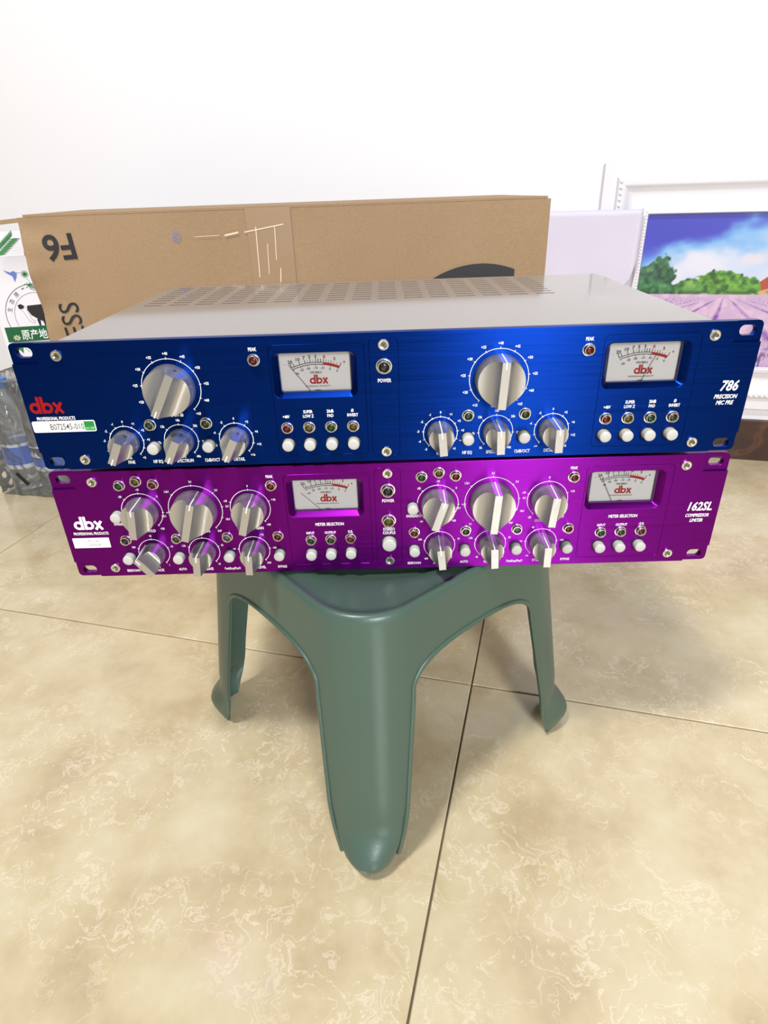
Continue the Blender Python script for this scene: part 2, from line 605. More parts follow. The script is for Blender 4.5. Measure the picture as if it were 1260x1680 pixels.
class Unit:
    def __init__(self, top, color, root):
        self.top, self.color, self.root = top, color, root
        self.zb = root.location.z

    def loc(self, x, z, y=0):
        return (x * .001 - self.root.location.x, y * .001 - self.root.location.y, (z + self.top) * .001 + FZ - self.root.location.z)

    def part(self, name, m, label=None, smooth=None, parent=None):
        off = Vector((0, 0, FZ + self.top * .001)) - self.root.location
        return part(name, m, parent or self.root, label, smooth, off)

    def knob(self, x, z, r, L, ang):
        me, ml, ms = knob_mesh(r, L, 'knob_%g_%g' % (r, L))
        k = child('knob', me, self.root, self.loc(x, z, -.3), R(ang))
        child('pointer_line', ml, k)
        child('set_screw', ms, k)

    def light(self, x, z, lens, big=False):
        s = 1.28 if big else 1
        me = lathe_mesh('bezel%g' % s, [(a * s, h * s) for a, h in ((4.1, 0), (4.1, .3), (3.55, .35), (3.45, 2.6), (3.2, 3.0), (2.8, 3.0), (2.35, 2.0), (2.3, .4))], 'chrome')
        b = child('light_bezel', me, self.root, self.loc(x, z))
        ln = lathe_mesh('lens_%s%g' % (lens, s), [(a * s, h * s) for a, h in ((2.35, .4), (2.2, .8), (1.8, 1.2), (1.1, 1.5), (.3, 1.6))], 'lens_' + lens, 16)
        child('lens', ln, b)

    def button(self, x, z, big=False):
        s = 1.32 if big else 1
        col = lathe_mesh('shade_ring%g' % s, [(a * s, h) for a, h in ((4.6, 0), (4.6, .35), (4.1, .35))], 'inside', 20)  # dark ring paints in the shadowed gap round the button foot
        me = lathe_mesh('button%g' % s, [(a * s, h) for a, h in ((3.95, 0), (3.95, 5.3), (3.75, 5.8), (3.3, 6.05), (1.2, 6.2))], 'button')
        b = child('push_button', me, self.root, self.loc(x, z))
        child('shade_ring', col, b)

    def screw(self, x, z):
        me = lathe_mesh('screw_head', [(3.7, 0), (3.7, .9), (3.4, 1.3), (2.3, 1.45), (2.05, 1.3), (1.95, .3)], 'chrome', 24)
        so = lathe_mesh('screw_socket', [(2.0, .25), (1.9, .35), (.3, .3)], 'socket', 6)
        b = child('panel_screw', me, self.root, self.loc(x, z))
        child('hex_socket', so, b)

    def dial(self, x, z, r, labels, a0=-140, a1=140, cap=1.75, tick=1.6, text_r=None, angles=None):
        o, bm = self.part('dial_scale', 'white_ink')
        arc_strip(bm, x, z, r, .42, a0, a1, -.12)
        n = len(labels)
        for i, s in enumerate(labels):
            a = angles[i] if angles else a0 + (a1 - a0) * i / (n - 1)
            c, sn = math.cos(R(a)), math.sin(R(a))
            seg(bm, x + (r - tick * .35) * sn, z + (r - tick * .35) * c, x + (r + tick * .65) * sn, z + (r + tick * .65) * c, .38, -.13)
            if s:
                tr = (text_r or r + tick + cap * .95) + (len(s) - 1) * .42 * abs(sn)
                text(bm, s, x + tr * sn, z + tr * c - cap / 2, cap, bold=.026, xs=.82)

    def label(self, *a, **k):
        o, bm = self.part('printed_label', 'white_ink')
        text(bm, *a, **k)

    def meter(self, cx, drop, needle):
        """recessed meter: bevelled surround, card, printed scale, needle, clear cover"""
        root = self.root
        o, bm = self.part('meter_surround', self.color, smooth=30)
        zo0, zo1 = -41.4, -11.0
        outer = rrect(cx - 27.6, cx + 27.6, zo0, zo1, 5, 6)
        inner = rrect(cx - 23.6, cx + 23.6, -38.4, -12.4, 1.6, 6)
        loft(bm, [[(a, .0, b) for a, b in outer], [(a, .4, b) for a, b in rrect(cx - 27.1, cx + 27.1, zo0 + .45, zo1 - .45, 4.6, 6)],
                  [(a, 4.4, b) for a, b in inner], [(a, 8.6, b) for a, b in inner]])
        bmesh.ops.reverse_faces(bm, faces=bm.faces)
        mo, bm = self.part('meter', 'dial')
        poly(bm, [(cx - 25, -39.5), (cx + 25, -39.5), (cx + 25, -11), (cx - 25, -11)], 7.6)
        y = 7.5
        c0 = (cx + .4, -19.6 - 42 + drop)      # centre of the scale arcs
        bo, bk = self.part('scale_print', 'black_ink', parent=mo)
        ro, br = self.part('red_scale_print', 'red_ink', parent=mo, label='red part of the meter scale and maker mark')
        arc_strip(bk, c0[0], c0[1], 42, .5, -22.5, 22, y)
        arc_strip(bk, c0[0], c0[1], 40.7, .5, -22.5, 6.5, y)
        arc_strip(br, c0[0], c0[1], 41.3, 1.7, 6.6, 22, y - .02)

        def tk(bm, a, r0, r1, w):
            s, c = math.sin(R(a)), math.cos(R(a))
            seg(bm, c0[0] + r0 * s, c0[1] + r0 * c, c0[0] + r1 * s, c0[1] + r1 * c, w, y - .01)
        for a, l, w in ((-22.5, 3.4, .5), (-20, 2.2, .45), (-14.6, 2.4, .45), (-9.6, 2.4, .5), (-7.2, 1.8, .25), (-4.9, 2.4, .45), (-2.6, 1.8, .25), (0.1, 2.4, .45), (2.1, 2.4, .45), (4.2, 2.4, .5)):
            tk(bk, a, 42, 42 + l, w)
        for a, l, w in ((6.7, 2.4, .45), (9, 1.9, .35), (11.3, 1.9, .35), (13.5, 2.1, .4), (16, 1.5, .3), (18.8, 1.5, .3), (22, 2.6, .55)):
            tk(br, a, 42, 42 + l, w)
        for s, a in (('-30', -22), ('-25', -14.5), ('-20', -8), ('-15', -.5), ('-10', 6), ('-5', 13.5), ('0', 21)):
            tk(bk, a, 39.7, 40.6, .35)
            rr = 38.5 if a > -20 else 37.6
            text(bk, s, c0[0] + rr * math.sin(R(a)) + (1.0 if a < -20 else 0), c0[1] + rr * math.cos(R(a)) - .8, 1.55, y=y - .02, bold=.03, xs=.95)
        for s, a in (('20', -21.6), ('10', -15.2), ('7', -9.7), ('5', -4.9), ('3', 0)):
            text(bk, s, c0[0] + 46.1 * math.sin(R(a)), c0[1] + 45.4 * math.cos(R(a)) - .6, 2.15, y=y - .02, bold=.032, xs=1.1)
        for s, a in (('0', 7.2), ('3', 15.6)):
            text(br, s, c0[0] + 46.1 * math.sin(R(a)), c0[1] + 45.4 * math.cos(R(a)) - .6, 2.15, y=y - .02, bold=.032, xs=1.1)
        text(bk, '-', cx - 20, c0[1] + 40.2, 2.4, y=y - .02)
        text(br, '+', cx + 19.2, c0[1] + 40.6, 2.4, y=y - .02, bold=.02)
        text(bk, 'DECIBELS', cx - .1, c0[1] + 34.7, 1.35, y=y - .02, bold=.03, xs=1.0)
        logo(br, cx - 4.6, c0[1] + 27.6, 6.3, y - .03)
        text(br, '®', cx + 5.7, c0[1] + 31.0, .9, y=y - .02)
        text(bk, 'PROFESSIONAL PRODUCTS', cx + .6, c0[1] + 25.6, .95, y=y - .02, bold=.02, xs=1.05)
        # dark movement shroud along the bottom edge of the card
        arc_strip(bk, cx + 0.5, -46.2, 8.0, .5, -26, 26, y - .05, 12)
        no_, bn = self.part('needle', 'black_ink', parent=mo)
        (nx0, nz0), (nx1, nz1) = needle
        seg(bn, cx + nx0, nz0, cx + nx1, nz1, .32, y - 1.0)
        po, bp_ = self.part('clear_cover', 'pane', parent=mo)
        poly(bp_, rrect(cx - 23.55, cx + 23.55, -38.35, -12.45, 1.5, 3), 4.7)


def logo(bm, x, z, h, y):
    """lower-case d and b with touching stems, then an x"""
    s = h / 6.3
    r, t = 1.5 * s, 1.15 * s           # bowl mid radius, stroke
    xd = x + 2.05 * s
    cz = z + 2.05 * s
    arc_strip(bm, xd, cz, r, t, 0, 360, y, 28)
    sx = xd + r + t / 2
    for a in (sx - t, sx + .28 * s):
        poly(bm, [(a, z), (a + t, z), (a + t, z + h), (a, z + h)], y - .01)
    arc_strip(bm, sx + .28 * s + r + t / 2, cz, r, t, 0, 360, y, 28)
    xx = sx + .28 * s + 2 * r + t + .45 * s
    seg(bm, xx, z, xx + 2.9 * s, z + 4.05 * s, 1.15 * s, y - .02)
    seg(bm, xx + 2.9 * s, z, xx, z + 4.05 * s, 1.15 * s, y - .03)


def groove(bm, pts, w=.55, h=.25):
    """thin raised bead following a closed outline on the panel"""
    n = len(pts)
    c = Vector((sum(p[0] for p in pts) / n, sum(p[1] for p in pts) / n))
    rings = []
    for k, hh in ((-w / 2, .02), (-w / 5, -h), (w / 5, -h), (w / 2, .02)):
        rg = []
        for i in range(n):
            a, b, d = Vector(pts[i - 1]), Vector(pts[i]), Vector(pts[(i + 1) % n])
            t = (d - a).normalized()
            nn = Vector((t.y, -t.x))
            rg.append((b.x + nn.x * k, hh, b.y + nn.y * k))
        rings.append(rg)
    loft(bm, rings)


def faceplate(u, windows, grooves):
    o, bm = u.part('faceplate', u.color, smooth=30)
    X, H = 241.3, 88.1
    nx, nz = 17.6, 13.2
    raised = [(-X + nx, 0), (X - nx, 0), (X - nx, -nz), (X, -nz), (X, -H + nz), (X - nx, -H + nz), (X - nx, -H), (-X + nx, -H), (-X + nx, -H + nz), (-X, -H + nz), (-X, -nz), (-X + nx, -nz)]
    holes = [rrect(cx - 27.6, cx + 27.6, -41.4, -11.0, 5, 6) for cx in windows]
    plate(bm, [raised] + holes, 0, 2.2, .22)
    back = rrect(-X, X, -H, 0, 3.2, 4)
    slots = [rrect(x - 5.3, x + 5.3, z - 3.3, z + 3.3, 3.2, 6) for x in (-232, 232) for z in (-6.2, -82.4)]
    holes2 = [rrect(cx - 27.4, cx + 27.4, -41.2, -11.2, 4.8, 6) for cx in windows]
    plate(bm, [back] + slots + holes2, 1.6, 6.2, .22)
    for x0, x1, z0, z1 in grooves:
        g, bm = u.part('panel_groove', u.color, smooth=40)
        groove(bm, rrect(x0, x1, z0, z1, 3.5, 5))


def case(u, depth, z0, z1, vents):
    o, bm = u.part('case', 'case', smooth=None)
    x0, x1, ya, yb = -213, 213, 6.2, depth
    t = 1.2
    xc, yc = [x0, x1], [ya, yb]
    hx, hy = [], []
    if vents:
        for i in range(16):
            a = -202 + i * 22.0
            hx.append((a, a + 15.5))
        for j in range(9):
            b = 140 + j * 12.4
            hy.append((b, b + 3.2))
        xc = sorted([x0, x1] + [q for h in hx for q in h])
        yc = sorted([ya, yb] + [q for h in hy for q in h])
    hxs, hys = {round(a, 3) for a, b in hx}, {round(a, 3) for a, b in hy}
    grid = {}

    def gv(i, j, k):
        if (i, j, k) not in grid:
            grid[(i, j, k)] = bm.verts.new((xc[i], yc[j], z1 - k * t))
        return grid[(i, j, k)]
    hole = lambda i, j: round(xc[i], 3) in hxs and round(yc[j], 3) in hys
    for i in range(len(xc) - 1):
        for j in range(len(yc) - 1):
            if hole(i, j):
                for (a, b), (c, d) in (((i, j), (i + 1, j)), ((i + 1, j), (i + 1, j + 1)), ((i + 1, j + 1), (i, j + 1)), ((i, j + 1), (i, j))):
                    bm.faces.new((gv(a, b, 0), gv(c, d, 0), gv(c, d, 1), gv(a, b, 1)))
                continue
            bm.faces.new((gv(i, j, 0), gv(i + 1, j, 0), gv(i + 1, j + 1, 0), gv(i, j + 1, 0)))
            if vents:
                bm.faces.new((gv(i, j + 1, 1), gv(i + 1, j + 1, 1), gv(i + 1, j, 1), gv(i, j, 1)))
    # walls and bottom
    a = [bm.verts.new(p) for p in ((x0, ya, z1), (x1, ya, z1), (x1, yb, z1), (x0, yb, z1))]
    b = [bm.verts.new(p) for p in ((x0, ya, z0), (x1, ya, z0), (x1, yb, z0), (x0, yb, z0))]
    for i in (1, 2, 3):          # open towards the faceplate
        j = (i + 1) % 4
        bm.faces.new((a[j], a[i], b[i], b[j]))
    bm.faces.new(b[::-1])
    if vents:
        o2, b2 = u.part('circuit_tray', 'inside', parent=o)
        box(b2, x0 + 4, x1 - 4, 100, yb - 3, z1 - 30, z1 - 9)


def sticker(u, name, x0, x1, z0, z1, r, label):
    o, bm = u.part(name, 'sticker', label)
    plate(bm, [rrect(x0, x1, z0, z1, r, 3)], -.28, .02, .02)
    return o


# ---- blue microphone preamplifier, on top
root_b = thing('rack_unit', 'blue two-channel rack preamplifier with silver knobs, uppermost of the two stacked units', 'audio equipment', W(0, 120, -88.1))
B = Unit(0, 'blue', root_b)
MC = (-45.4, 170.6)
GR = [(-74.5, -12.5, -82.2, -6.2), (141.5, 203.5, -82.2, -6.2), (-9.4, 9.4, -84.6, -3.6)]
faceplate(B, MC, GR)
case(B, 254, -88.6, -1.0, True)
for x, z in ((-210.6, -8.2), (210.6, -8.2), (-210.6, -80.6), (210.6, -80.6), (0, -7.6), (0, -81.0)):
    B.screw(x, z)
B.light(0, -21.6, 'dark', True)
gain = ['+15', '+20', '+25', '+30', '+35', '+40', '+45', '+50', '+55', '+60', '+65']
fine = ['-5', '-4', '-3', '-2', '-1', '0', '+1', '+2', '+3', '+4', '+5']
spec = ['5k', '7k', '12k', '18k', '28k', '36k', '40k']
det = ['-∞', '-16', '-6', '-2', '0', '+2', '+6', '+12', '+16']
ang = {0: (209, 207, 208, 208), 216: (3, -5, -2, -1)}
for dx in (0, 216):
    ag = ang[dx]
    B.dial(-140.8 + dx, -31.8, 19.4, gain, cap=1.9)
    B.knob(-140.8 + dx, -31.8, 16.1, 20, ag[0])
    for x, lb, a in ((-178.8, fine, ag[1]), (-141, spec, ag[2]), (-103.0, det, ag[3])):
        B.dial(x + dx, -68.8, 11.6, lb)
        B.knob(x + dx, -68.8, 8.9, 22, a)
    B.light(-84.2 + dx, -15.0, 'red')
    B.light(-160.2 + dx, -56.7, 'green')
    B.light(-121.9 + dx, -56.6, 'olive')
    B.button(-160 + dx, -72.8)
    B.button(-122 + dx, -72.3)
    for x, c in ((-67.2, 'red'), (-52.2, 'yellow'), (-37.2, 'green'), (-22.2, 'yellow' if dx == 0 else 'olive')):
        B.light(x + dx, -61.8, c)
        B.button(x + dx, -73.2)
B.meter(MC[0], 0, ((-4.2, -38.6), (-17.6, -20.6)))
B.meter(MC[1], 0, ((.8, -38.6), (8.6, -20.4)))
for dx in (0, 216):
    B.label('PEAK', -84.3 + dx, -9.2, 2.3, bold=.026, xs=.72, shear=0)
    B.label('+48V', -67.2 + dx, -54.9, 2.1, bold=.026, xs=.74)
    B.label('SUPER', -52.2 + dx, -51.8, 2.2, bold=.026, xs=.74)
    B.label('LOW Z', -52.2 + dx, -54.9, 2.2, bold=.026, xs=.74)
    B.label('20dB', -37.2 + dx, -51.8, 2.2, bold=.026, xs=.74)
    B.label('PAD', -37.2 + dx, -54.9, 2.2, bold=.026, xs=.74)
    B.label('Ø', -22.2 + dx, -51.8, 2.2, bold=.026, xs=.74)
    B.label('INVERT', -22.2 + dx, -54.9, 2.2, bold=.026, xs=.74)
    B.label('GAIN dB', -140.8 + dx, -51.4, 2.3, bold=.026, xs=.76)
    B.label('dB', -178.8 + dx, -81.4, 1.5, bold=.026)
    B.label('FINE', -178.8 + dx, -84.8, 2.4, bold=.026, xs=.74)
    B.label('HF EQ', -160 + dx, -84.8, 2.4, bold=.026, xs=.74)
    B.label('Hz', -141 + dx, -81.4, 1.5, bold=.026)
    B.label('SPECTRUM', -141 + dx, -84.8, 2.4, bold=.026, xs=.74)
    B.label('12dB/OCT', -122 + dx, -84.8, 2.4, bold=.026, xs=.74)
    B.label('dB', -103 + dx, -81.4, 1.5, bold=.026)
    B.label('DETAIL', -103 + dx, -84.8, 2.4, bold=.026, xs=.74)
B.label('POWER', 0, -32.2, 2.5, bold=.026, xs=.74)
o, bm = B.part('model_lettering', 'white_ink')
text(bm, '786', 227.4, -44.8, 7.0, bold=.024, xs=.82, shear=.22)
text(bm, 'PRECISION', 226.6, -50.2, 2.9, bold=.026, xs=.78, shear=.22)
text(bm, 'MIC PRE', 226.8, -54.4, 2.9, bold=.026, xs=.78, shear=.22)
o, bm = B.part('maker_logo', 'red_ink', label='red maker logo printed on the blue panel')
logo(bm, -238.4, -46.6, 11.6, -.14)
o, bm = B.part('maker_lettering', 'white_ink')
text(bm, 'PROFESSIONAL PRODUCTS', -222.8, -51.3, 2.35, bold=.024, xs=.66)
st = sticker(B, 'asset_sticker', -240.2, -197.2, -60.0, -52.0, 1.2, 'white asset sticker with a number and a green corner')
o, bm = B.part('sticker_number', 'black_ink', parent=st)
text(bm, 'B072545-010', -216.8, -58.2, 4.4, y=-.34, xs=.72, bold=.004)
o, bm = B.part('sticker_green_field', 'sticker_green', parent=st)
poly(bm, [(-204.8, -59.3), (-197.9, -59.3), (-197.9, -52.7), (-204.8, -52.7)], -.33)

o, bm = B.part('sticker_small_print', 'sticker_pale', parent=st)
text(bm, '2012年', -201.3, -58.6, 1.9, y=-.36, xs=.8, bold=.02)

# ---- purple compressor, underneath
root_p = thing('rack_unit', 'purple two-channel rack compressor with silver knobs, resting on the green stool', 'audio equipment', W(0, 120, -178.3))
P = Unit(-90.2, 'purple', root_p)
faceplate(P, MC, [(-74.5, -13, -82.5, -7.0), (141.5, 203.5, -82.5, -7.0), (-9.4, 9.4, -84.6, -3.6)])
case(P, 254, -88.0, -0.4, False)
for x, z in ((-210.6, -7.9), (210.6, -7.9), (-210.6, -80.4), (210.6, -80.4), (0, -7.6), (0, -80.4)):
    P.screw(x, z)
P.light(0, -20.9, 'dark', True)
P.light(0, -45.8, 'yellow', True)
P.button(0, -64.2, True)
thr = ['-40', '-30', '-20', '-10', '0', '+10', '+20']
cmp_ = ['1:1', '1.2:1', '1.5:1', '2:1', '3:1', '6:1', '10:1', 'INF']
outg = ['-20', '-10', '0', '+10', '+20']
att = ['400', '200', '55', '10', '1']
rel = ['40', '1.5k', '55', '22', '10']
lev = ['+4', '+6', '+8', '+12', '+20', 'OFF']
pang = {0: (7, 17, 16, -36, 6, 4), 216: (18, 4, 5, -6, -3, 0)}
for dx in (0, 216):
    pa = pang[dx]
    P.dial(-180.0 + dx, -33.0, 14.9, thr, cap=1.7)
    P.knob(-180.0 + dx, -33.0, 12.2, 21, pa[0])
    P.dial(-140.8 + dx, -32.6, 19.6, cmp_, cap=1.7, angles=(-140, -100, -50, 0, 48, 84, 110, 140))
    P.knob(-140.8 + dx, -32.6, 16.1, 21, pa[1])
    P.dial(-100.6 + dx, -32.2, 14.6, outg, cap=1.7)
    P.knob(-100.6 + dx, -32.2, 12.2, 21, pa[2])
    for x, lb, a in ((-178.4, att, pa[3]), (-140.2, rel, pa[4]), (-102.2, lev, pa[5])):
        P.dial(x + dx, -68.0, 11.6, lb, cap=1.6)
        P.knob(x + dx, -68.0, 8.9, 22, a)
    for x, z, c in ((-191.8, -11.1, 'green'), (-179.5, -8.2, 'yellow'), (-167.6, -10.9, 'red'), (-83.5, -14.5, 'red'),
                    (-197.3, -56.3, 'dark' if dx == 0 else 'red'), (-159.0, -56.0, 'olive'), (-121.0, -55.9, 'clear'), (-83.0, -56.2, 'red'),
                    (-58.6, -60.5, 'green'), (-43.8, -60.3, 'olive'), (-28.9, -60.0, 'red')):
        P.light(x + dx, z, c)
    for x, z in ((-198.2, -35.2), (-197.2, -71.2), (-159.4, -71.8), (-121.0, -71.4), (-83.2, -71.4), (-58.9, -71.8), (-44.0, -71.7), (-29.0, -71.4)):
        P.button(x + dx, z)
P.meter(MC[0], 1.5, ((-4.6, -38.4), (-18.2, -24.6)))
P.meter(MC[1], 1.5, ((-5.6, -38.4), (-15.0, -19.6)))
for dx in (0, 216):
    P.label('PEAK', -84.0 + dx, -8.6, 2.2, bold=.026, xs=.72)
    P.label('OVEREASY®', -197.6 + dx, -43.6, 2.1, bold=.026, xs=.70)
    P.label('THRESHOLD', -180 + dx, -50.0, 2.3, bold=.026, xs=.74)
    P.label('COMPRESSION', -140.8 + dx, -51.6, 2.3, bold=.026, xs=.74)
    P.label('OUTPUT GAIN', -100.6 + dx, -50.2, 2.3, bold=.026, xs=.74)
    P.label('SIDECHAIN', -197.4 + dx, -84.4, 2.1, bold=.026, xs=.70)
    P.label('ATTACK', -178.4 + dx, -84.8, 2.3, bold=.026, xs=.74)
    P.label('AUTO', -159.4 + dx, -84.4, 2.1, bold=.026, xs=.74)
    P.label('RELEASE', -140.2 + dx, -84.8, 2.3, bold=.026, xs=.74)
    P.label('PeakStopPlus®', -121.0 + dx, -84.8, 2.1, bold=.024, xs=.70)
    P.label('STOP LEVEL', -101.4 + dx, -84.6, 2.3, bold=.026, xs=.74)
    P.label('BYPASS', -82.6 + dx, -84.4, 2.1, bold=.026, xs=.74)
    P.label('dB/mSec', -178.4 + dx, -81.4, 1.2, bold=.026, xs=.8)
    P.label('dB/Sec', -140.2 + dx, -81.4, 1.2, bold=.026, xs=.8)
    P.label('dB', -102.2 + dx, -81.4, 1.2, bold=.026, xs=.8)
    P.label('METER SELECTION', -43.8 + dx, -48.6, 2.5, bold=.024, xs=.74)
    P.label('INPUT', -58.7 + dx, -55.6, 2.1, bold=.026, xs=.74)
    P.label('OUTPUT', -43.8 + dx, -55.6, 2.1, bold=.026, xs=.74)
    P.label('G.R.', -28.8 + dx, -55.2, 2.1, bold=.026, xs=.74)
P.label('POWER', 0, -30.6, 2.5, bold=.026, xs=.74)
P.label('STEREO', 0, -54.2, 2.4, bold=.026, xs=.76)
P.label('COUPLE', 0, -57.3, 2.4, bold=.026, xs=.76)
o, bm = P.part('model_lettering', 'white_ink')
text(bm, '162SL', 226.6, -44.4, 7.0, bold=.026, xs=.80, shear=.22)
text(bm, 'COMPRESSOR', 226.4, -49.7, 2.7, bold=.026, xs=.74, shear=.22)
text(bm, 'LIMITER', 226.6, -53.9, 2.7, bold=.026, xs=.74, shear=.22)
o, bm = P.part('maker_logo', 'white_ink')
logo(bm, -233.0, -46.6, 11.0, -.14)
o, bm = P.part('maker_lettering', 'white_ink')
text(bm, 'PROFESSIONAL PRODUCTS', -222.0, -51.0, 2.35, bold=.024, xs=.66)
st = sticker(P, 'asset_sticker', -237.3, -209.8, -62.2, -53.7, .4, 'small white sticker with two printed lines')
o, bm = P.part('sticker_print', 'grey_print', parent=st)
text(bm, 'Pro Cam', -225.8, -57.2, 2.1, y=-.34, xs=.8, align='LEFT')
text(bm, 'Z3302-00', -225.8, -60.5, 2.1, y=-.34, xs=.8, align='LEFT')

# ------------------------------------------------------------------ green plastic stool
SH = 238.3
SC = Vector((-10, 88))
SPHI = math.atan2(-192, -15)          # direction of the front corner


def half(z):
    return 119 + .10 * (SH - max(z, 60))


def flare(z):
    t = max(0, min(1, (48 - z) / 32))
    t2 = max(0, (22 - z) / 22)
    return 17 * (t * t * (3 - 2 * t)) - 12 * t2 * t2


SHIFT = {0: (5, 5), 1: (0, -5), 2: (0, 0), 3: (-5, 0)}   # the two front openings sit a little towards the front leg


def quarter(h, rc, a_b, t, a_e=None):
    """point on the rounded square quarter around the corner on the +x axis (t 0..1), starting a_b from the middle of one side"""
    s1 = h - rc
    a_e = a_b if a_e is None else a_e
    L = 2 * s1 - a_b - a_e + math.pi / 2 * rc
    s = t * L
    if s < s1 - a_b:
        p = (a_b + s, h)
    elif s < s1 - a_b + math.pi / 2 * rc:
        a = (s - (s1 - a_b)) / rc
        p = (s1 + rc * math.sin(a), s1 + rc * math.cos(a))
    else:
        q = s - (s1 - a_b) - math.pi / 2 * rc
        p = (h, s1 - q)
    return p   # corner at (+,+)


def arch(z):
    if z >= 192:
        return 0
    if z <= 162:
        return 97 - 27 * z / 162 + 9 * max(0, (44 - z) / 44) ** 2
    u = (z - 162) / 30
    return 70 * max(0, 1 - u ** 2.6) ** (1 / 2.6)


stool = thing('plastic_stool', 'low green plastic stool with arched sides and four flared legs under the units', 'stool', (SC.x * .001, SC.y * .001, 0))
zrows = [0, 3, 7, 11, 15, 19, 23, 27, 31, 35, 39, 44, 52, 64, 80, 96, 112, 128, 144, 154, 162]
zrows += [162 + 30 * math.sin(math.pi / 2 * i / 14) for i in range(1, 15)]
nleg = len(zrows)
zrows += [196, 202, 210, 218, 226, 231]
NC = 44
full = bmesh.new()
lay = full.faces.layers.int.new('piece')
grids = []
for q in range(4):
    rows = []
    rz = Matrix.Rotation(SPHI - R(45) + q * R(90), 2)
    for k, z in enumerate(zrows):
        h = half(z)
        rc = 50
        a_b = arch(min(z, 192))
        fl = flare(z)
        row = []
        for c in range(NC + 1):
            p = Vector(quarter(h, rc, a_b + SHIFT[q][0], c / NC, a_b + SHIFT[q][1]))
            p += Vector((.7071, .7071)) * fl * math.sin(math.pi * c / NC) ** .6
            row.append((*(rz @ p), z))
        rows.append(row)
        # rounded rim, raised lip, recessed seat
    for ins, dz, blend in ((.6, 235.3, 0), (2.2, 237.8, 0), (4, 238.3, 0), (6.2, 237.6, 0), (7.6, 236.4, 0), (11, 236.0, .1), (19, 235.7, .5), (27, 235.4, .9), (30, 233.8, 1), (46, 230.8, 1), (70, 228.6, 1), (95, 227.4, 1), (121, 227.0, 1)):
        hh = half(231) - ins
        row = []
        for c in range(NC + 1):
            p = Vector(quarter(hh, max(50 - ins * .5, 8), SHIFT[q][0] * max(0, 1 - ins / 30), c / NC, SHIFT[q][1] * max(0, 1 - ins / 30))) if hh > 8 else Vector((0, 0))
            a = math.atan2(p.x, p.y)
            circ = Vector((math.sin(R(90) * c / NC), math.cos(R(90) * c / NC))) * hh * 1.06
            p = p.lerp(circ, blend) if hh > 8 else circ
            row.append((*(rz @ p), dz))
        rows.append(row)
    rows.append([(0, 0, 226.9)] * (NC + 1))
    vg = [[full.verts.new(p) for p in row] for row in rows]
    for k in range(len(rows) - 1):
        for c in range(NC):
            try:
                f = full.faces.new((vg[k][c], vg[k + 1][c], vg[k + 1][c + 1], vg[k][c + 1]))
                f[lay] = q + 1 if k < nleg - 1 else 0
            except ValueError:
                pass
bmesh.ops.remove_doubles(full, verts=full.verts, dist=.01)
bmesh.ops.dissolve_degenerate(full, edges=full.edges, dist=.005)
bmesh.ops.recalc_face_normals(full, faces=full.faces)
full.normal_update()
if sum(f.normal.z for f in full.faces if f.calc_center_median().z > 226) < 0:
    bmesh.ops.reverse_faces(full, faces=full.faces)
    full.normal_update()
# solid wall 3.2 mm thick with a turned edge round the openings
TH = 3.2
inner = {v: full.verts.new(v.co - v.normal * TH) for v in list(full.verts)}
for f in list(full.faces):
    g = full.faces.new([inner[v] for v in reversed(f.verts)])
    g[lay] = f[lay]
for e in [e for e in full.edges if len(e.link_faces) == 1 and e.verts[0] in inner and e.verts[1] in inner]:
    f0 = e.link_faces[0]
    a, b = e.verts
    # orientation opposite to the existing loop
    for l in f0.loops:
        if l.edge == e:
            a, b = l.link_loop_next.vert, l.vert
    g = full.faces.new((a, b, inner[b], inner[a]))
    g[lay] = f0[lay]
full.normal_update()
for pid in range(5):
    sub = full.copy()
    sl = sub.faces.layers.int['piece']
    bmesh.ops.delete(sub, geom=[f for f in sub.faces if f[sl] != pid], context='FACES')
    o, bm = part('seat' if pid == 0 else 'leg', 'stool', stool, smooth=50, off=Vector((0, 0, 0)))
    mtmp = bpy.data.meshes.new('tmp')
    sub.to_mesh(mtmp)
    bm.from_mesh(mtmp)
    bpy.data.meshes.remove(mtmp)
    sub.free()
full.free()
# rounded bead along the edge of each opening
for q in range(4):
    o, bm = part('edge_bead', 'stool', stool, smooth=180, off=Vector((0, 0, 0)))
    rz0 = Matrix.Rotation(SPHI - R(45) + q * R(90), 2)
    path = []
    pr_rows = [z for z in zrows[:nleg] if z > 12]
    for z in pr_rows:
        path.append((arch(z), z))
    left = [(-a, z) for a, z in path]
    pts2 = path + left[::-1][1:]
    pts = []
    for a, z in pts2:
        v = rz0 @ Vector((a + {0: 5, 3: -5}.get(q, 0), half(z) + .2))
        pts.append(Vector((v.x, v.y, z)))
    outw = rz0 @ Vector((0, 1))
    outw = Vector((outw.x, outw.y, .1)).normalized()
    rg = []
    for i, p in enumerate(pts):
        t = (pts[min(i + 1, len(pts) - 1)] - pts[max(i - 1, 0)]).normalized()
        n2 = t.cross(outw).normalized()
        rg.append([p + (outw * math.cos(a) * 1.5 + n2 * (math.sin(a) * 2.0 - .6)) for a in [2 * math.pi * k / 8 for k in range(8)]])
    loft(bm, rg)
    bmesh.ops.recalc_face_normals(bm, faces=bm.faces)

# ------------------------------------------------------------------ big cardboard box behind the units
BY = R(6)
BS = 1.375            # the box stands further back than the plane its outline was first laid out on
BPOS = (2.364 * (1 - BS), -394.5 * (1 - BS) + 300 * BS)
box_root = thing('cardboard_box', 'large brown cardboard box with upside down black lettering standing behind the stacked units', 'box', W(BPOS[0], BPOS[1], -435), rz=BY)
BOFF = Vector((0, 0, (80.3 * (1 - BS) + 435) * .001))
BOXBM = []


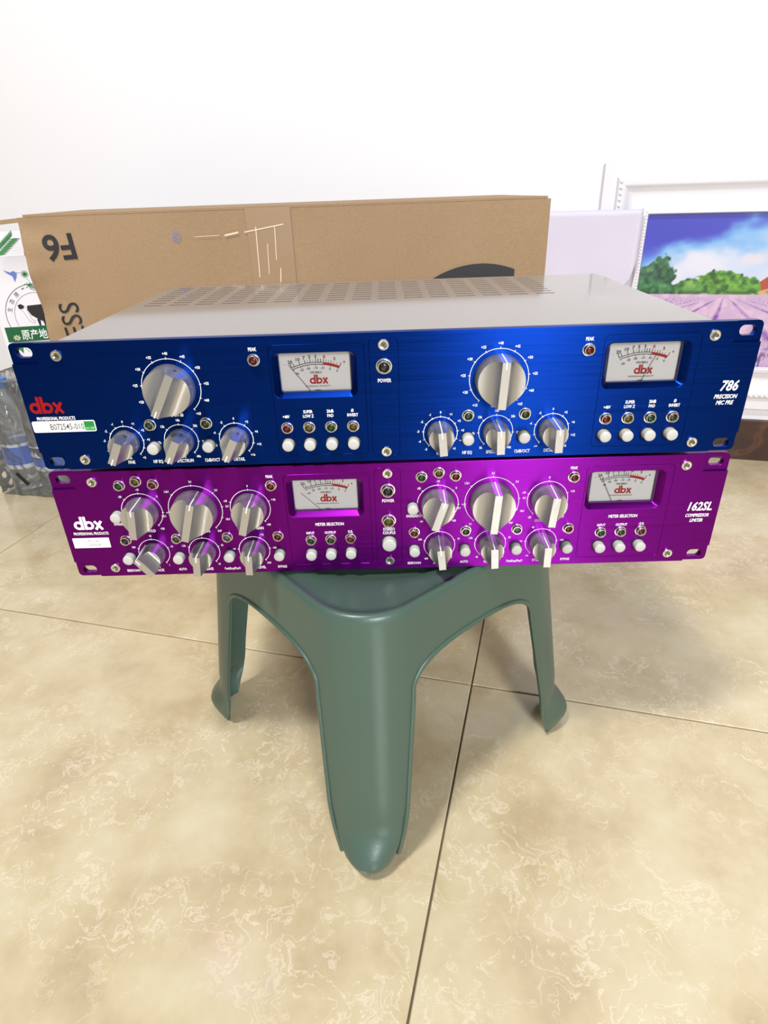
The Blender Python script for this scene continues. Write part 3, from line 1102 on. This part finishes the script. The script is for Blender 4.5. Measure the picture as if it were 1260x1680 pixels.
def buckle(x, z):
    """soft dents of the front face, strongest along the worn left edge"""
    k = max(0, 1 - (x + 357) / 60) ** 1.5
    return -1.2 * math.sin(x * .011) - k * (5 * noise.noise(Vector((x * .03, z * .045, 1.7))) + 2.5 * math.sin(z * .07)) - .5 * noise.noise(Vector((x * .02, z * .02, 4)))


bx0, bx1, bz0, bz1, bdep = -357, 178, -294.4, 66, 190


def bside(z):         # worn left edge wanders a few mm
    return 3.2 * noise.noise(Vector((z * .05, 3.1, 0))) + 1.5 * noise.noise(Vector((z * .16, 7.1, 0)))


o, bm = part('body', 'cardboard', box_root, smooth=40, off=BOFF)
BOXBM.append(bm)
NX, NZ = 70, 90
front = []
for j in range(NZ + 1):
    z = bz0 + (bz1 - bz0) * (1 - (1 - j / NZ) ** 1.7)
    row = []
    for i in range(NX + 1):
        x = bx0 + (bx1 - bx0) * (i / NX) ** 1.6
        xx = x + (bside(z) if i == 0 else 0)
        row.append(bm.verts.new((xx, buckle(x, z) if i else 4 + buckle(x, z), z)))
    front.append(row)
for j in range(NZ):
    for i in range(NX):
        bm.faces.new((front[j][i], front[j][i + 1], front[j + 1][i + 1], front[j + 1][i]))
lb = [bm.verts.new((bx0, bdep, r[0].co.z)) for r in front]
rb = [bm.verts.new((bx1, bdep, r[0].co.z)) for r in front]
for j in range(NZ):
    bm.faces.new((front[j][0], front[j + 1][0], lb[j + 1], lb[j]))
    bm.faces.new((front[j + 1][-1], front[j][-1], rb[j], rb[j + 1]))
    bm.faces.new((lb[j], lb[j + 1], rb[j + 1], rb[j]))
bm.faces.new([v for v in front[0]][::-1] + [lb[0], rb[0]][::1])
bm.faces.new(front[-1] + [rb[-1], lb[-1]])
o, bm = part('top_flap', 'cardboard', box_root, off=BOFF)
BOXBM.append(bm)
box(bm, bx0 - 60, bx0 + 1, 6, 90, -1.8, 1.8)
for v in bm.verts:
    d = bx0 - v.co.x
    v.co.z += 64 - max(0, d) * .075
o, bm = part('top_flap', 'cardboard', box_root, off=BOFF)
BOXBM.append(bm)
box(bm, bx0 + 6, bx1 - 2, 3, 124, 66.2, 68.4)
o, bm = part('top_flap', 'cardboard', box_root, off=BOFF)
BOXBM.append(bm)
box(bm, bx0 + 6, bx1 - 2, 126, bdep - 3, 66.2, 68.4)


def on_box(bm):
    BOXPRINT.append(bm)


BOXPRINT = []
o, bm = part('printed_lettering', 'black_ink', box_root, 'black upside down lettering on the box', off=BOFF)
BOXBM.append(bm)
text(bm, 'F6', -306.6, 50.5, 24.0, y=0, bold=.02, align='LEFT', angle=180 + 2.5, res=4)
BOXPRINT.append(bm)
o, bm = part('printed_lettering', 'black_ink', box_root, 'black sideways word on the box', off=BOFF)
BOXBM.append(bm)
text(bm, 'EXPRESS', -319.5, -13, 21.0, y=0, bold=0, align='RIGHT', angle=92, res=4, xs=.9)
BOXPRINT.append(bm)
o, bm = part('printed_arc', 'dark_arc', box_root, 'charcoal printed arc on the box', off=BOFF)
BOXBM.append(bm)
pts = [(105 + 106 * math.sin(R(a)), -100 + 106 * math.cos(R(a))) for a in np.linspace(-58, 21.2, 40)]
pts = [(143.3, -44)] + [(x, z) for x, z in pts[::-1]]
poly(bm, pts, 0)
BOXPRINT.append(bm)
M['tape'] = mat('packing_tape', (158, 131, 102), .28)
o, bm = part('packing_tape', 'tape', box_root, 'clear packing tape with pale creases', off=BOFF)
BOXBM.append(bm)
for i in range(12):
    z0, z1 = -60 + i * 10.6, -60 + (i + 1) * 10.6
    vs = [bm.verts.new(p) for p in ((-137, 0, z0), (-92, 0, z0), (-92, 0, z1), (-137, 0, z1))]
    bm.faces.new(vs)
BOXPRINT.append(bm)
M['crease'] = mat('pale_tape_crease', (226, 208, 186), .4)
o, bm = part('tape_crease', 'crease', box_root, off=BOFF)
BOXBM.append(bm)
for x, z0, z1, w in ((-129.5, 2, 50, .9), (-119.5, 5, 34, .7), (-110.5, 18, 50, .8), (-108.5, -4, 10, 1.0)):
    seg(bm, x - .03 * 0, z0, x + 1.5, z1, w, -.25)
seg(bm, -140, 45.5, -100, 51.5, 1.1, -.25)
seg(bm, -160, 43.2, -146, 45.6, 1.6, -.25)
seg(bm, -190, 43, -165, 43.6, .5, -.25)
BOXPRINT.append(bm)
o, bm = part('ink_stamp', 'bird_blue', box_root, 'small faded round stamp', off=BOFF)
BOXBM.append(bm)
arc_strip(bm, -208, 44, 3.8, .8, 0, 360, 0, 20)
seg(bm, -210, 43, -206, 45, .8, 0)
BOXPRINT.append(bm)

# ------------------------------------------------------------------ white carton on the water pack
CR = R(10)
carton = thing('milk_carton_box', 'glossy white carton with cow emblem and green band standing on the bottled water pack', 'box', W(-760, 690, -208), rz=CR)
CO = Vector((0, 0, .208))
o, bm = part('body', 'carton', carton, smooth=40, off=CO)
cx0, cx1, cz0, cz1 = 86, 240, -208, 0
box(bm, cx0, cx1, 0, 170, cz0, cz1)
bmesh.ops.bevel(bm, geom=list(bm.edges), offset=1.5, segments=2, affect='EDGES')
o, bm = part('top_flap', 'carton', carton, off=CO)
vs = [(-0 + cx0 + 1, 1, -1), (cx1 - 1, 1, -1), (cx1 - 3, 14, 36), (cx0 + 6, 14, 36)]
fr_ = [bm.verts.new(v) for v in vs]
bk_ = [bm.verts.new((x, y + 2.5, z)) for x, y, z in vs]
bm.faces.new(fr_)
bm.faces.new(bk_[::-1])
for i in range(4):
    j = (i + 1) % 4
    bm.faces.new((fr_[j], fr_[i], bk_[i], bk_[j]))
o, bm = part('green_band', 'band_green', carton, off=CO)
poly(bm, [(92, -141), (228, -141), (228, -115.5), (92, -115.5)], -.3)
o, bm = part('band_lettering', 'white_ink', carton, off=CO)
text(bm, '原产地', 116.5, -136.5, 13.5, y=-.6, bold=.01, align='LEFT', res=3, xs=.78)
o, bm = part('emblem', 'grey_print', carton, off=CO)
EC = (156, -101)
arc_strip(bm, *EC, 55, 1.0, -105, 105, -.3, 60)
arc_strip(bm, *EC, 41, .6, -108, 108, -.3, 60)
for i, ch in enumerate('生态原产地产品保护'):
    a = -72 + i * 18
    s, c = math.sin(R(a)), math.cos(R(a))
    text(bm, ch, EC[0] + 45 * s, EC[1] + 45 * c, 6.2, y=-.35, angle=-a, res=2, bold=.005)
o, bm = part('cow_print', 'black_ink', carton, off=CO)
head = [(124, -80), (129, -78), (134, -81), (137, -86), (141, -104), (146, -108), (143, -111), (137, -107), (133, -97), (129, -87), (125, -85)]
body = [(139, -81), (176, -79), (188, -84), (190, -100), (182, -108), (178, -99), (168, -104), (163, -114), (158, -108), (150, -103), (142, -97), (138, -88)]
poly(bm, [(124, -80), (129, -77.5), (134, -80.5), (133, -85), (128, -86), (125, -85)], -.4)
poly(bm, body, -.4)
for x in (152, 161, 178, 185):
    poly(bm, [(x - 3, -104), (x + 3, -104), (x + 1.4, -115.4), (x - 1.4, -115.4)], -.42)
o, bm = part('cow_outline', 'grey_print', carton, off=CO)
for a, b in zip(head, head[1:]):
    seg(bm, *a, *b, .5, -.38)
o, bm = part('bird_print', 'bird_blue', carton, off=CO)
poly(bm, [(128, -26), (134, -24), (138, -28), (136, -34), (131, -42), (130, -34)], -.3)
poly(bm, [(131, -28), (118, -22), (122, -27), (129, -32)], -.34)
seg(bm, 137, -27, 144, -27.5, .5, -.3)
o, bm = part('plant_print', 'leaf', carton, off=CO)
for i in range(9):
    t = i / 8
    x, z = 112 + 26 * t, 2 + 22 * t
    for sg in (-1, 1):
        poly(bm, [(x, z), (x + 5 - sg * 3, z + 5 + sg * 3), (x + 12 - sg * 7, z + 8 + sg * 7), (x + 7 - sg * 1, z + 3 + sg * 4)], -.3)
# this spray lies on the leaning flap
for v in bm.verts:
    v.co.y += 1 + (v.co.z + 1) * .35 - .6
o, bm = part('flower_print', 'leaf', carton, off=CO)
for i in range(14):
    a = i / 14 * 6.283
    seg(bm, 150, -30, 150 + 6 * math.cos(a), -30 + 6 * math.sin(a), 1.0, -.3)
seg(bm, 151, -36, 160, -54, .6, -.3)
for i in range(8):
    a = R(-60 + i * 40)
    seg(bm, 152, -48, 152 + 9 * math.sin(a), -48 + 5 * math.cos(a), 1.2, -.3)
o, bm = part('leaf_print', 'leaf', carton, off=CO)
for (x, z, s) in ((109, -150, 1), (104, -146, .8)):
    poly(bm, [(x, z + 9 * s), (x + 5 * s, z + 3 * s), (x + 2 * s, z - 12 * s), (x - 5 * s, z - 2 * s)], -.3)
seg(bm, 112, -146, 122, -160, .9, -.3)
o, bm = part('daisy_print', 'pale_print', carton, off=CO)
for i in range(8):
    a = i / 8 * 6.283
    seg(bm, 108, -134, 108 + 6 * math.cos(a), -134 + 5 * math.sin(a), 2.0, -.45)
o, bm = part('small_print', 'grey_print', carton, off=CO)
text(bm, '250mL', 100, -204, 5, y=-.3, align='LEFT', xs=.8)

# ------------------------------------------------------------------ shrink-wrapped pack of water bottles
PR = R(-12)
PX, PY = -760, 700


def pack_pt(x, y, z):
    c, s = math.cos(PR), math.sin(PR)
    return (PX + x * c - y * s) * .001, (PY + x * s + y * c) * .001, FZ + z * .001


bprof = [(0, 1), (26, 1), (30.5, 4), (31.5, 12), (30.2, 20), (31.5, 28), (30.2, 36), (31.5, 44), (31.5, 52), (31.5, 102), (30.2, 108), (31.5, 116), (30.2, 124), (31.5, 132), (31.0, 150), (27, 172), (19, 190), (13.5, 200), (13.5, 207)]


def zlathe(bm, prof, n=24):
    rings = [[bm.verts.new((r * math.cos(2 * math.pi * i / n), r * math.sin(2 * math.pi * i / n), h)) for i in range(n)] if r > 0 else [bm.verts.new((0, 0, h))] for r, h in prof]
    for a, b in zip(rings, rings[1:]):
        for i in range(n):
            j = (i + 1) % n
            if len(a) == 1:
                bm.faces.new((a[0], b[j], b[i]))
            elif len(b) == 1:
                bm.faces.new((a[i], a[j], b[0]))
            else:
                bm.faces.new((a[i], a[j], b[j], b[i]))


def zmesh(name, m, profs, n=24):
    bm = bmesh.new()
    for p in profs:
        zlathe(bm, p, n)
    bm.transform(Matrix.Scale(.001, 4))
    me = bpy.data.meshes.new(name)
    bm.to_mesh(me)
    bm.free()
    me.materials.append(M[m])
    me.shade_smooth()
    return me


bot = zmesh('bottle', 'pet', [bprof])
capm = zmesh('cap', 'cap_blue', [[(0, 224), (13.8, 224), (15, 222), (15, 208), (13, 207)]])
lab = zmesh('label', 'label_blue', [[(31.9, 60), (31.9, 98)]])
labw = zmesh('label_border', 'label_white', [[(32.0, 97), (32.0, 103)], [(32.0, 52), (32.0, 57.5)], [(32.02, 57.4), (32.02, 60.4)]])
labn = None
bm = bmesh.new()
for (a0, a1, z0, z1) in ((-135, -70, 78, 99),):
    pv = None
    for i in range(11):
        a = R(a0 + (a1 - a0) * i / 10)
        p = [bm.verts.new((32.2 * math.cos(a), 32.2 * math.sin(a), z)) for z in (z0, z1)]
        if pv:
            bm.faces.new((pv[0], p[0], p[1], pv[1]))
        pv = p
bm.transform(Matrix.Scale(.001, 4))
labn = bpy.data.meshes.new('label_print')
bm.to_mesh(labn)
bm.free()
labn.materials.append(M['label_navy'])
bm = bmesh.new()
hill = [(-128, 82), (-122, 91), (-116, 86), (-109, 95), (-102, 85), (-95, 92), (-86, 83), (-80, 82)]
for (a, b), (c, d) in zip(hill, hill[1:]):
    bm.faces.new([bm.verts.new((32.4 * math.cos(R(t)), 32.4 * math.sin(R(t)), z)) for t, z in ((a, 80), (c, 80), (c, d), (a, b))])
bm.transform(Matrix.Scale(.001, 4))
labh = bpy.data.meshes.new('label_hills')
bm.to_mesh(labh)
bm.free()
labh.materials.append(M['label_white'])
labels = {(0, 0): 'water bottle with plain blue label, left end of the front row in the pack',
          (1, 0): 'water bottle with blue and navy label, middle of the front row in the pack',
          (2, 0): 'water bottle at the right end of the front row in the pack',
          (0, 1): 'water bottle at the left end of the rear row in the pack',
          (1, 1): 'water bottle in the middle of the rear row in the pack',
          (2, 1): 'water bottle at the right end of the rear row in the pack'}
for (i, j), lb_ in labels.items():
    t = thing('water_bottle', lb_, 'bottle', pack_pt(26 + 64.5 * i, 36 + 64.5 * j, -434.6), 'bottles in the shrink-wrapped pack', PR)
    child('bottle_body', bot, t)
    child('cap', capm, t)
    lo = child('label', lab, t)
    child('label_border', labw, lo)
    if i >= 1:
        child('label_print', labn, lo)
        child('label_hills', labh, lo)
o, bm = part('shrink_film', 'film', smooth=180, off=Vector((0, 0, 0)))
o['label'] = 'clear crinkled shrink film wrapped round the water bottles on the floor'
o['category'] = 'plastic film'
NXf, NZf = 60, 56
x0, x1, y0, y1 = -10, 191, 0, 137


def film_pt(s, z):
    """s runs round the pack 0..4"""
    k = int(s) % 4
    f = s - int(s)
    if k == 0:
        p = (x0 + (x1 - x0) * f, y0)
    elif k == 1:
        p = (x1, y0 + (y1 - y0) * f)
    elif k == 2:
        p = (x1 + (x0 - x1) * f, y1)
    else:
        p = (x0, y1 + (y0 - y1) * f)
    cx, cy = (x0 + x1) / 2, (y0 + y1) / 2
    q = Vector((p[0] - cx, p[1] - cy))
    w = noise.noise(Vector((q.x * .035, q.y * .035, z * .03))) * 3.0 + noise.noise(Vector((q.x * .09 + z * .05, q.y * .09, z * .07))) * 2.2
    return cx + q.x * (1 + (abs(w) + 2.0) * .006), cy + q.y * (1 + .006 * (abs(w) + 2.0)) + (-abs(w) - .6 if k == 0 else 0), z


rings = []
for j in range(NZf + 1):
    z = 2 + 222 * j / NZf
    rings.append([Vector(pack_pt(*film_pt(4 * i / (4 * NXf), 0)[:2], -435 + z + 2 * noise.noise(Vector((i * .2, j * .2, 0))) * (1 if 0 < j < NZf else 0))) * 1000
                  if False else Vector(pack_pt(film_pt(i / NXf, z)[0], film_pt(i / NXf, z)[1], -435 + z)) * 1000 for i in range(4 * NXf)])
rr_ = loft(bm, rings)
bm.faces.new(rr_[-1][::-1])
bmesh.ops.reverse_faces(bm, faces=bm.faces)
# black carrying strap on the pack
o, bm = part('carry_strap', 'strap', o, 'short black strap on the film', off=Vector((0, 0, 0)))
pa = [Vector(pack_pt(x, -4.5, z)) * 1000 for x, z in ((38, -386), (50, -400), (58, -409))]
for a, b in zip(pa, pa[1:]):
    d = (b - a).normalized()
    n2 = Vector((d.z, 0, -d.x)) * 4.0
    vs = [bm.verts.new(p) for p in (a - n2, a + n2, b + n2, b - n2)]
    bm.faces.new(vs)

# ------------------------------------------------------------------ framed landscape on the wall
pic = thing('framed_picture', 'framed lavender field landscape in a white beaded frame on the wall', 'picture', (DV * .6 + NV * .937) + Vector((0, 0, FZ - .327)), rz=RA)
PO = Vector((-.6, 0, .327))        # mesh coordinates: x along the wall, y = 0 at the wall, z in unit mm
ax0, ax1, az0, az1 = 252, 900, -243, 24
prof = [(0, -14), (2, -20), (8, -21), (12, -18), (14, -14), (26, -9), (40, -10), (46, -17), (50, -20), (58, -20), (62, -14), (84, -12), (84, 0)]
o, bm = part('moulding', 'frame', pic, smooth=50, off=PO)
loops = []
for d, y in prof:
    loops.append([(ax0 - d, y, az0 - d), (ax1 + d, y, az0 - d), (ax1 + d, y, az1 + d), (ax0 - d, y, az1 + d)])
loft(bm, loops)
bmesh.ops.recalc_face_normals(bm, faces=bm.faces)


def bead_strip(d, yb, r, pitch):
    o, bm = part('beading', 'frame', pic, smooth=180, off=PO)
    segs = []
    n = int((ax1 - ax0 + 2 * d) / pitch)
    pos = [(ax0 - d + (ax1 - ax0 + 2 * d) * i / n, az0 - d) for i in range(n + 1)]
    n2 = int((az1 - az0 + 2 * d) / pitch)
    pos += [(ax0 - d, az0 - d + (az1 - az0 + 2 * d) * i / n2) for i in range(1, n2 + 1)]
    for x, z in pos:
        bmesh.ops.create_icosphere(bm, subdivisions=1, radius=r, matrix=Matrix.Translation((x, yb, z)))
    o['kind'] = 'stuff'


bead_strip(5, -20.5, 1.9, 5.6)
bead_strip(54, -20.5, 3.0, 9.5)

# flat printed landscape: a colour per vertex of a grid
nxp, nzp = 400, 200
xs = np.linspace(ax0 - 1, ax1 + 1, nxp)
zs = np.linspace(az0 - 1, az1 + 1, nzp)
XX, ZZ = np.meshgrid(xs, zs)


def fbm(X, Z, sc, seed, oct=4):
    out = np.zeros_like(X)
    amp = 1.0
    for k in range(oct):
        rs = np.random.RandomState(seed + k)
        g = rs.rand(64, 64)
        u = X / sc * 2 ** k
        v = Z / sc * 2 ** k
        i, j = np.floor(u).astype(int), np.floor(v).astype(int)
        fu, fv = u - i, v - j
        i, j = i % 64, j % 64
        fu, fv = fu * fu * (3 - 2 * fu), fv * fv * (3 - 2 * fv)
        out += amp * ((g[i, j] * (1 - fu) + g[(i + 1) % 64, j] * fu) * (1 - fv) + (g[i, (j + 1) % 64] * (1 - fu) + g[(i + 1) % 64, (j + 1) % 64] * fu) * fv)
        amp *= .5
    return out / (2 - .5 ** (oct - 1))


def mixm(c, col, m):
    return c * (1 - m[..., None]) + np.array(col, float) * m[..., None]


def sst(a, b, x):
    t = np.clip((x - a) / (b - a), 0, 1)
    return t * t * (3 - 2 * t)


f1 = fbm(XX, ZZ * 1.5, 90, 1)
f2 = fbm(XX, ZZ, 16, 9)
f3 = fbm(XX, ZZ, 7, 20)
hz = -112.0
img = np.zeros(XX.shape + (3,)) + np.array((64, 66, 188.))
img = mixm(img, (96, 140, 226), sst(-10, -75, ZZ - (XX - 252) * .05 + (f1 - .5) * 60))
cloud = sst(-25, 45, (XX - 300) * .42 - (ZZ + 62) * -1.0 * 0 - (ZZ + 40) * .85 + (f1 - .5) * 110 - 12)
img = mixm(img, (120, 176, 232), sst(.0, .5, cloud))
img = mixm(img, (222, 222, 238), sst(.35, 1.0, cloud) * (.55 + .6 * f1).clip(0, 1))
img = mixm(img, (92, 178, 214), (sst(.52, .75, f1) * sst(380, 450, XX) * sst(-80, -20, ZZ) * .8))
img = mixm(img, (232, 214, 222), sst(14, 4, np.hypot((XX - 440) / 2.2, ZZ + 52 + (f2 - .5) * 10)) * .7)
# far right cottage
roof = (ZZ < -92 + (XX - 455) * .75) & (ZZ > -106 + (XX - 458) * .25) & (XX > 452) & (XX < 520) & (ZZ < -45)
img[roof] = (176, 74, 50)
wallm = (ZZ <= -106 + (XX - 458) * .25) & (XX > 457) & (XX < 515) & (ZZ > hz)
img[wallm] = (206, 168, 120)


def blob(cx, cz, rx, rz, col, dark, hi, rough=.45):
    global img
    d = np.hypot((XX - cx) / rx, (ZZ - cz) / rz) + (f2 - .5) * rough + (f3 - .5) * rough * .8
    msk = sst(1.0, .9, d) * (ZZ > hz)
    c = np.zeros(XX.shape + (3,)) + np.array(dark, float)
    c = mixm(c, col, sst(.3, .55, f3 * .6 + f2 * .4))
    c = mixm(c, hi, sst(.52, .75, f3 * .7 + f2 * .3) * sst(-.8, .8, (ZZ - cz) / rz))
    img = img * (1 - msk[..., None]) + c * msk[..., None]


blob(287, -78, 26, 34, (58, 108, 72), (34, 66, 50), (96, 142, 92), .7)
blob(262, -90, 22, 30, (66, 116, 80), (40, 76, 56), (110, 150, 104), .6)
blob(284, -104, 34, 14, (60, 122, 74), (34, 74, 44), (98, 158, 92))
blob(392, -92, 44, 23, (98, 156, 52), (42, 82, 34), (160, 198, 82))
blob(345, -102, 30, 17, (90, 146, 66), (44, 88, 40), (142, 186, 92))
blob(430, -98, 36, 18, (98, 158, 56), (48, 90, 36), (150, 194, 80))
blob(560, -80, 60, 40, (80, 140, 56), (44, 84, 36), (140, 184, 80))
blob(760, -94, 90, 26, (80, 140, 56), (44, 84, 36), (140, 184, 80))
dk = sst(5, 0, np.abs(ZZ - hz - 3)) * (XX > 300) * .5
img = mixm(img, (40, 50, 34), dk * (f2 > .4))
# lavender rows converge on the horizon
fld = ZZ <= hz
dep = np.clip((hz - ZZ), .5, None)
row = (XX - 405) / dep
rows_ = (row / 1.35 + .12) % 1.0
rr0 = np.abs(rows_ - .5) * 2
c = np.zeros(XX.shape + (3,)) + np.array((200, 170, 204.))
c = mixm(c, (218, 186, 212), sst(.35, .65, f2))
c = mixm(c, (112, 66, 158), sst(.7, 1.0, rr0) * (.35 + .65 * sst(.35, .7, f3)) * sst(2, 14, dep))
c = mixm(c, (170, 128, 190), sst(.5, .9, f3) * sst(20, 120, dep) * .8)
c = mixm(c, (92, 60, 122), sst(.56, .75, fbm(XX, ZZ * .5, 5, 40)) * sst(50, 120, dep) * .8)
img[fld] = c[fld]
o, bm = part('canvas', 'canvas', pic, off=PO)
PENDING.pop()
bm.free()
me = o.data
vco = np.stack([XX.ravel() * .001 + PO.x, np.full(XX.size, -.012), ZZ.ravel() * .001 + PO.z], 1)
idx = np.arange(nxp * nzp).reshape(nzp, nxp)
quads = np.stack([idx[:-1, :-1], idx[:-1, 1:], idx[1:, 1:], idx[1:, :-1]], -1).reshape(-1, 4)
me.from_pydata(vco.tolist(), [], quads.tolist())
s = np.clip(img.reshape(-1, 3) / 255 * .95, 0, 1)
L_ = np.where(s <= .04045, s / 12.92, ((s + .055) / 1.055) ** 2.4)
at_ = me.color_attributes.new('print', 'FLOAT_COLOR', 'POINT')
at_.data.foreach_set('color', np.concatenate([L_, np.ones((len(L_), 1))], 1).astype(np.float32).ravel())

# ------------------------------------------------------------------ white sheet between the box and the picture
sheet, bm = part('foam_sheet', 'sheet', smooth=180, off=Vector((0, 0, FZ)))
sheet['label'] = 'white foam sheet with a rounded lower corner between the cardboard box and the framed picture'
sheet['category'] = 'foam sheet'
SX0, SX1, SZ0, SZ1, rc = 20, 241, -124, 34, 70
ol = []
for i in range(13):
    a = R(270 + 90 * i / 12)
    ol.append((SX1 - rc + rc * math.cos(a) * (1.0), SZ0 + rc + rc * math.sin(a)))
cols = 26
rowsv = []
for k in (0, 1):
    g = []
    for i in range(cols + 1):
        x = SX0 + (SX1 - SX0) * i / cols
        zl = SZ0
        if x > SX1 - rc:
            dx = (x - (SX1 - rc)) / rc
            zl = SZ0 + rc - rc * math.sqrt(max(0, 1 - dx ** 2))
        g.append([(x, zl + (SZ1 - zl) * j / 16) for j in range(17)])
    rowsv.append(g)


def sh_pt(x, z, k):
    y = 937 - 26 - 3 * k - 1.5 * math.sin(x * .03) - 2.0 * (1 + noise.noise(Vector((x * .012, z * .012, 2))))
    p = DV * x + NV * y
    return (p.x, p.y, z)


vg = [[[bm.verts.new(sh_pt(x, z, k)) for x, z in colv] for colv in g] for k, g in enumerate(rowsv)]
for i in range(cols):
    for j in range(16):
        bm.faces.new((vg[1][i][j], vg[1][i + 1][j], vg[1][i + 1][j + 1], vg[1][i][j + 1]))
        bm.faces.new((vg[0][i][j + 1], vg[0][i + 1][j + 1], vg[0][i + 1][j], vg[0][i][j]))
for i in range(cols):
    bm.faces.new((vg[0][i][0], vg[0][i + 1][0], vg[1][i + 1][0], vg[1][i][0]))
    bm.faces.new((vg[1][i][16], vg[1][i + 1][16], vg[0][i + 1][16], vg[0][i][16]))
for j in range(16):
    bm.faces.new((vg[1][0][j], vg[1][0][j + 1], vg[0][0][j + 1], vg[0][0][j]))
    bm.faces.new((vg[0][-1][j], vg[0][-1][j + 1], vg[1][-1][j + 1], vg[1][-1][j]))
bmesh.ops.recalc_face_normals(bm, faces=bm.faces)

# ------------------------------------------------------------------ fill every mesh
for bm in ROOM:
    room(bm)
_texts = list(TEXTS)
bpy.context.view_layer.update()
dg = bpy.context.evaluated_depsgraph_get()
for bm, o, m4 in _texts:
    me = bpy.data.meshes.new_from_object(o.evaluated_get(dg))
    me.transform(m4)
    bm.from_mesh(me)
    bpy.data.meshes.remove(me)
for bm, o, m4 in _texts:
    c = o.data
    bpy.data.objects.remove(o)
    bpy.data.curves.remove(c)
TEXTS.clear()
for k, bm in enumerate(BOXPRINT):      # printing follows the soft dents of the box
    for v in bm.verts:
        v.co.y += buckle(v.co.x, v.co.z) - .7 - .15 * k
for bm in BOXBM:
    bmesh.ops.scale(bm, vec=(BS, BS, BS), verts=bm.verts)
finish()
# the room and what stands in it were laid out for a floor 435 mm below the units' top: bring it to the floor at z = 0
KS = (FZ + .080339) / (.435 + .080339)
CP = W(2.364, -394.507, 80.339)
for o in list(COL.objects):
    if o.parent is None and o.type in ('MESH', 'EMPTY') and o not in (root_b, root_p, stool):
        o.location = CP + (o.location - CP) * KS
        o.scale = (KS, KS, KS)
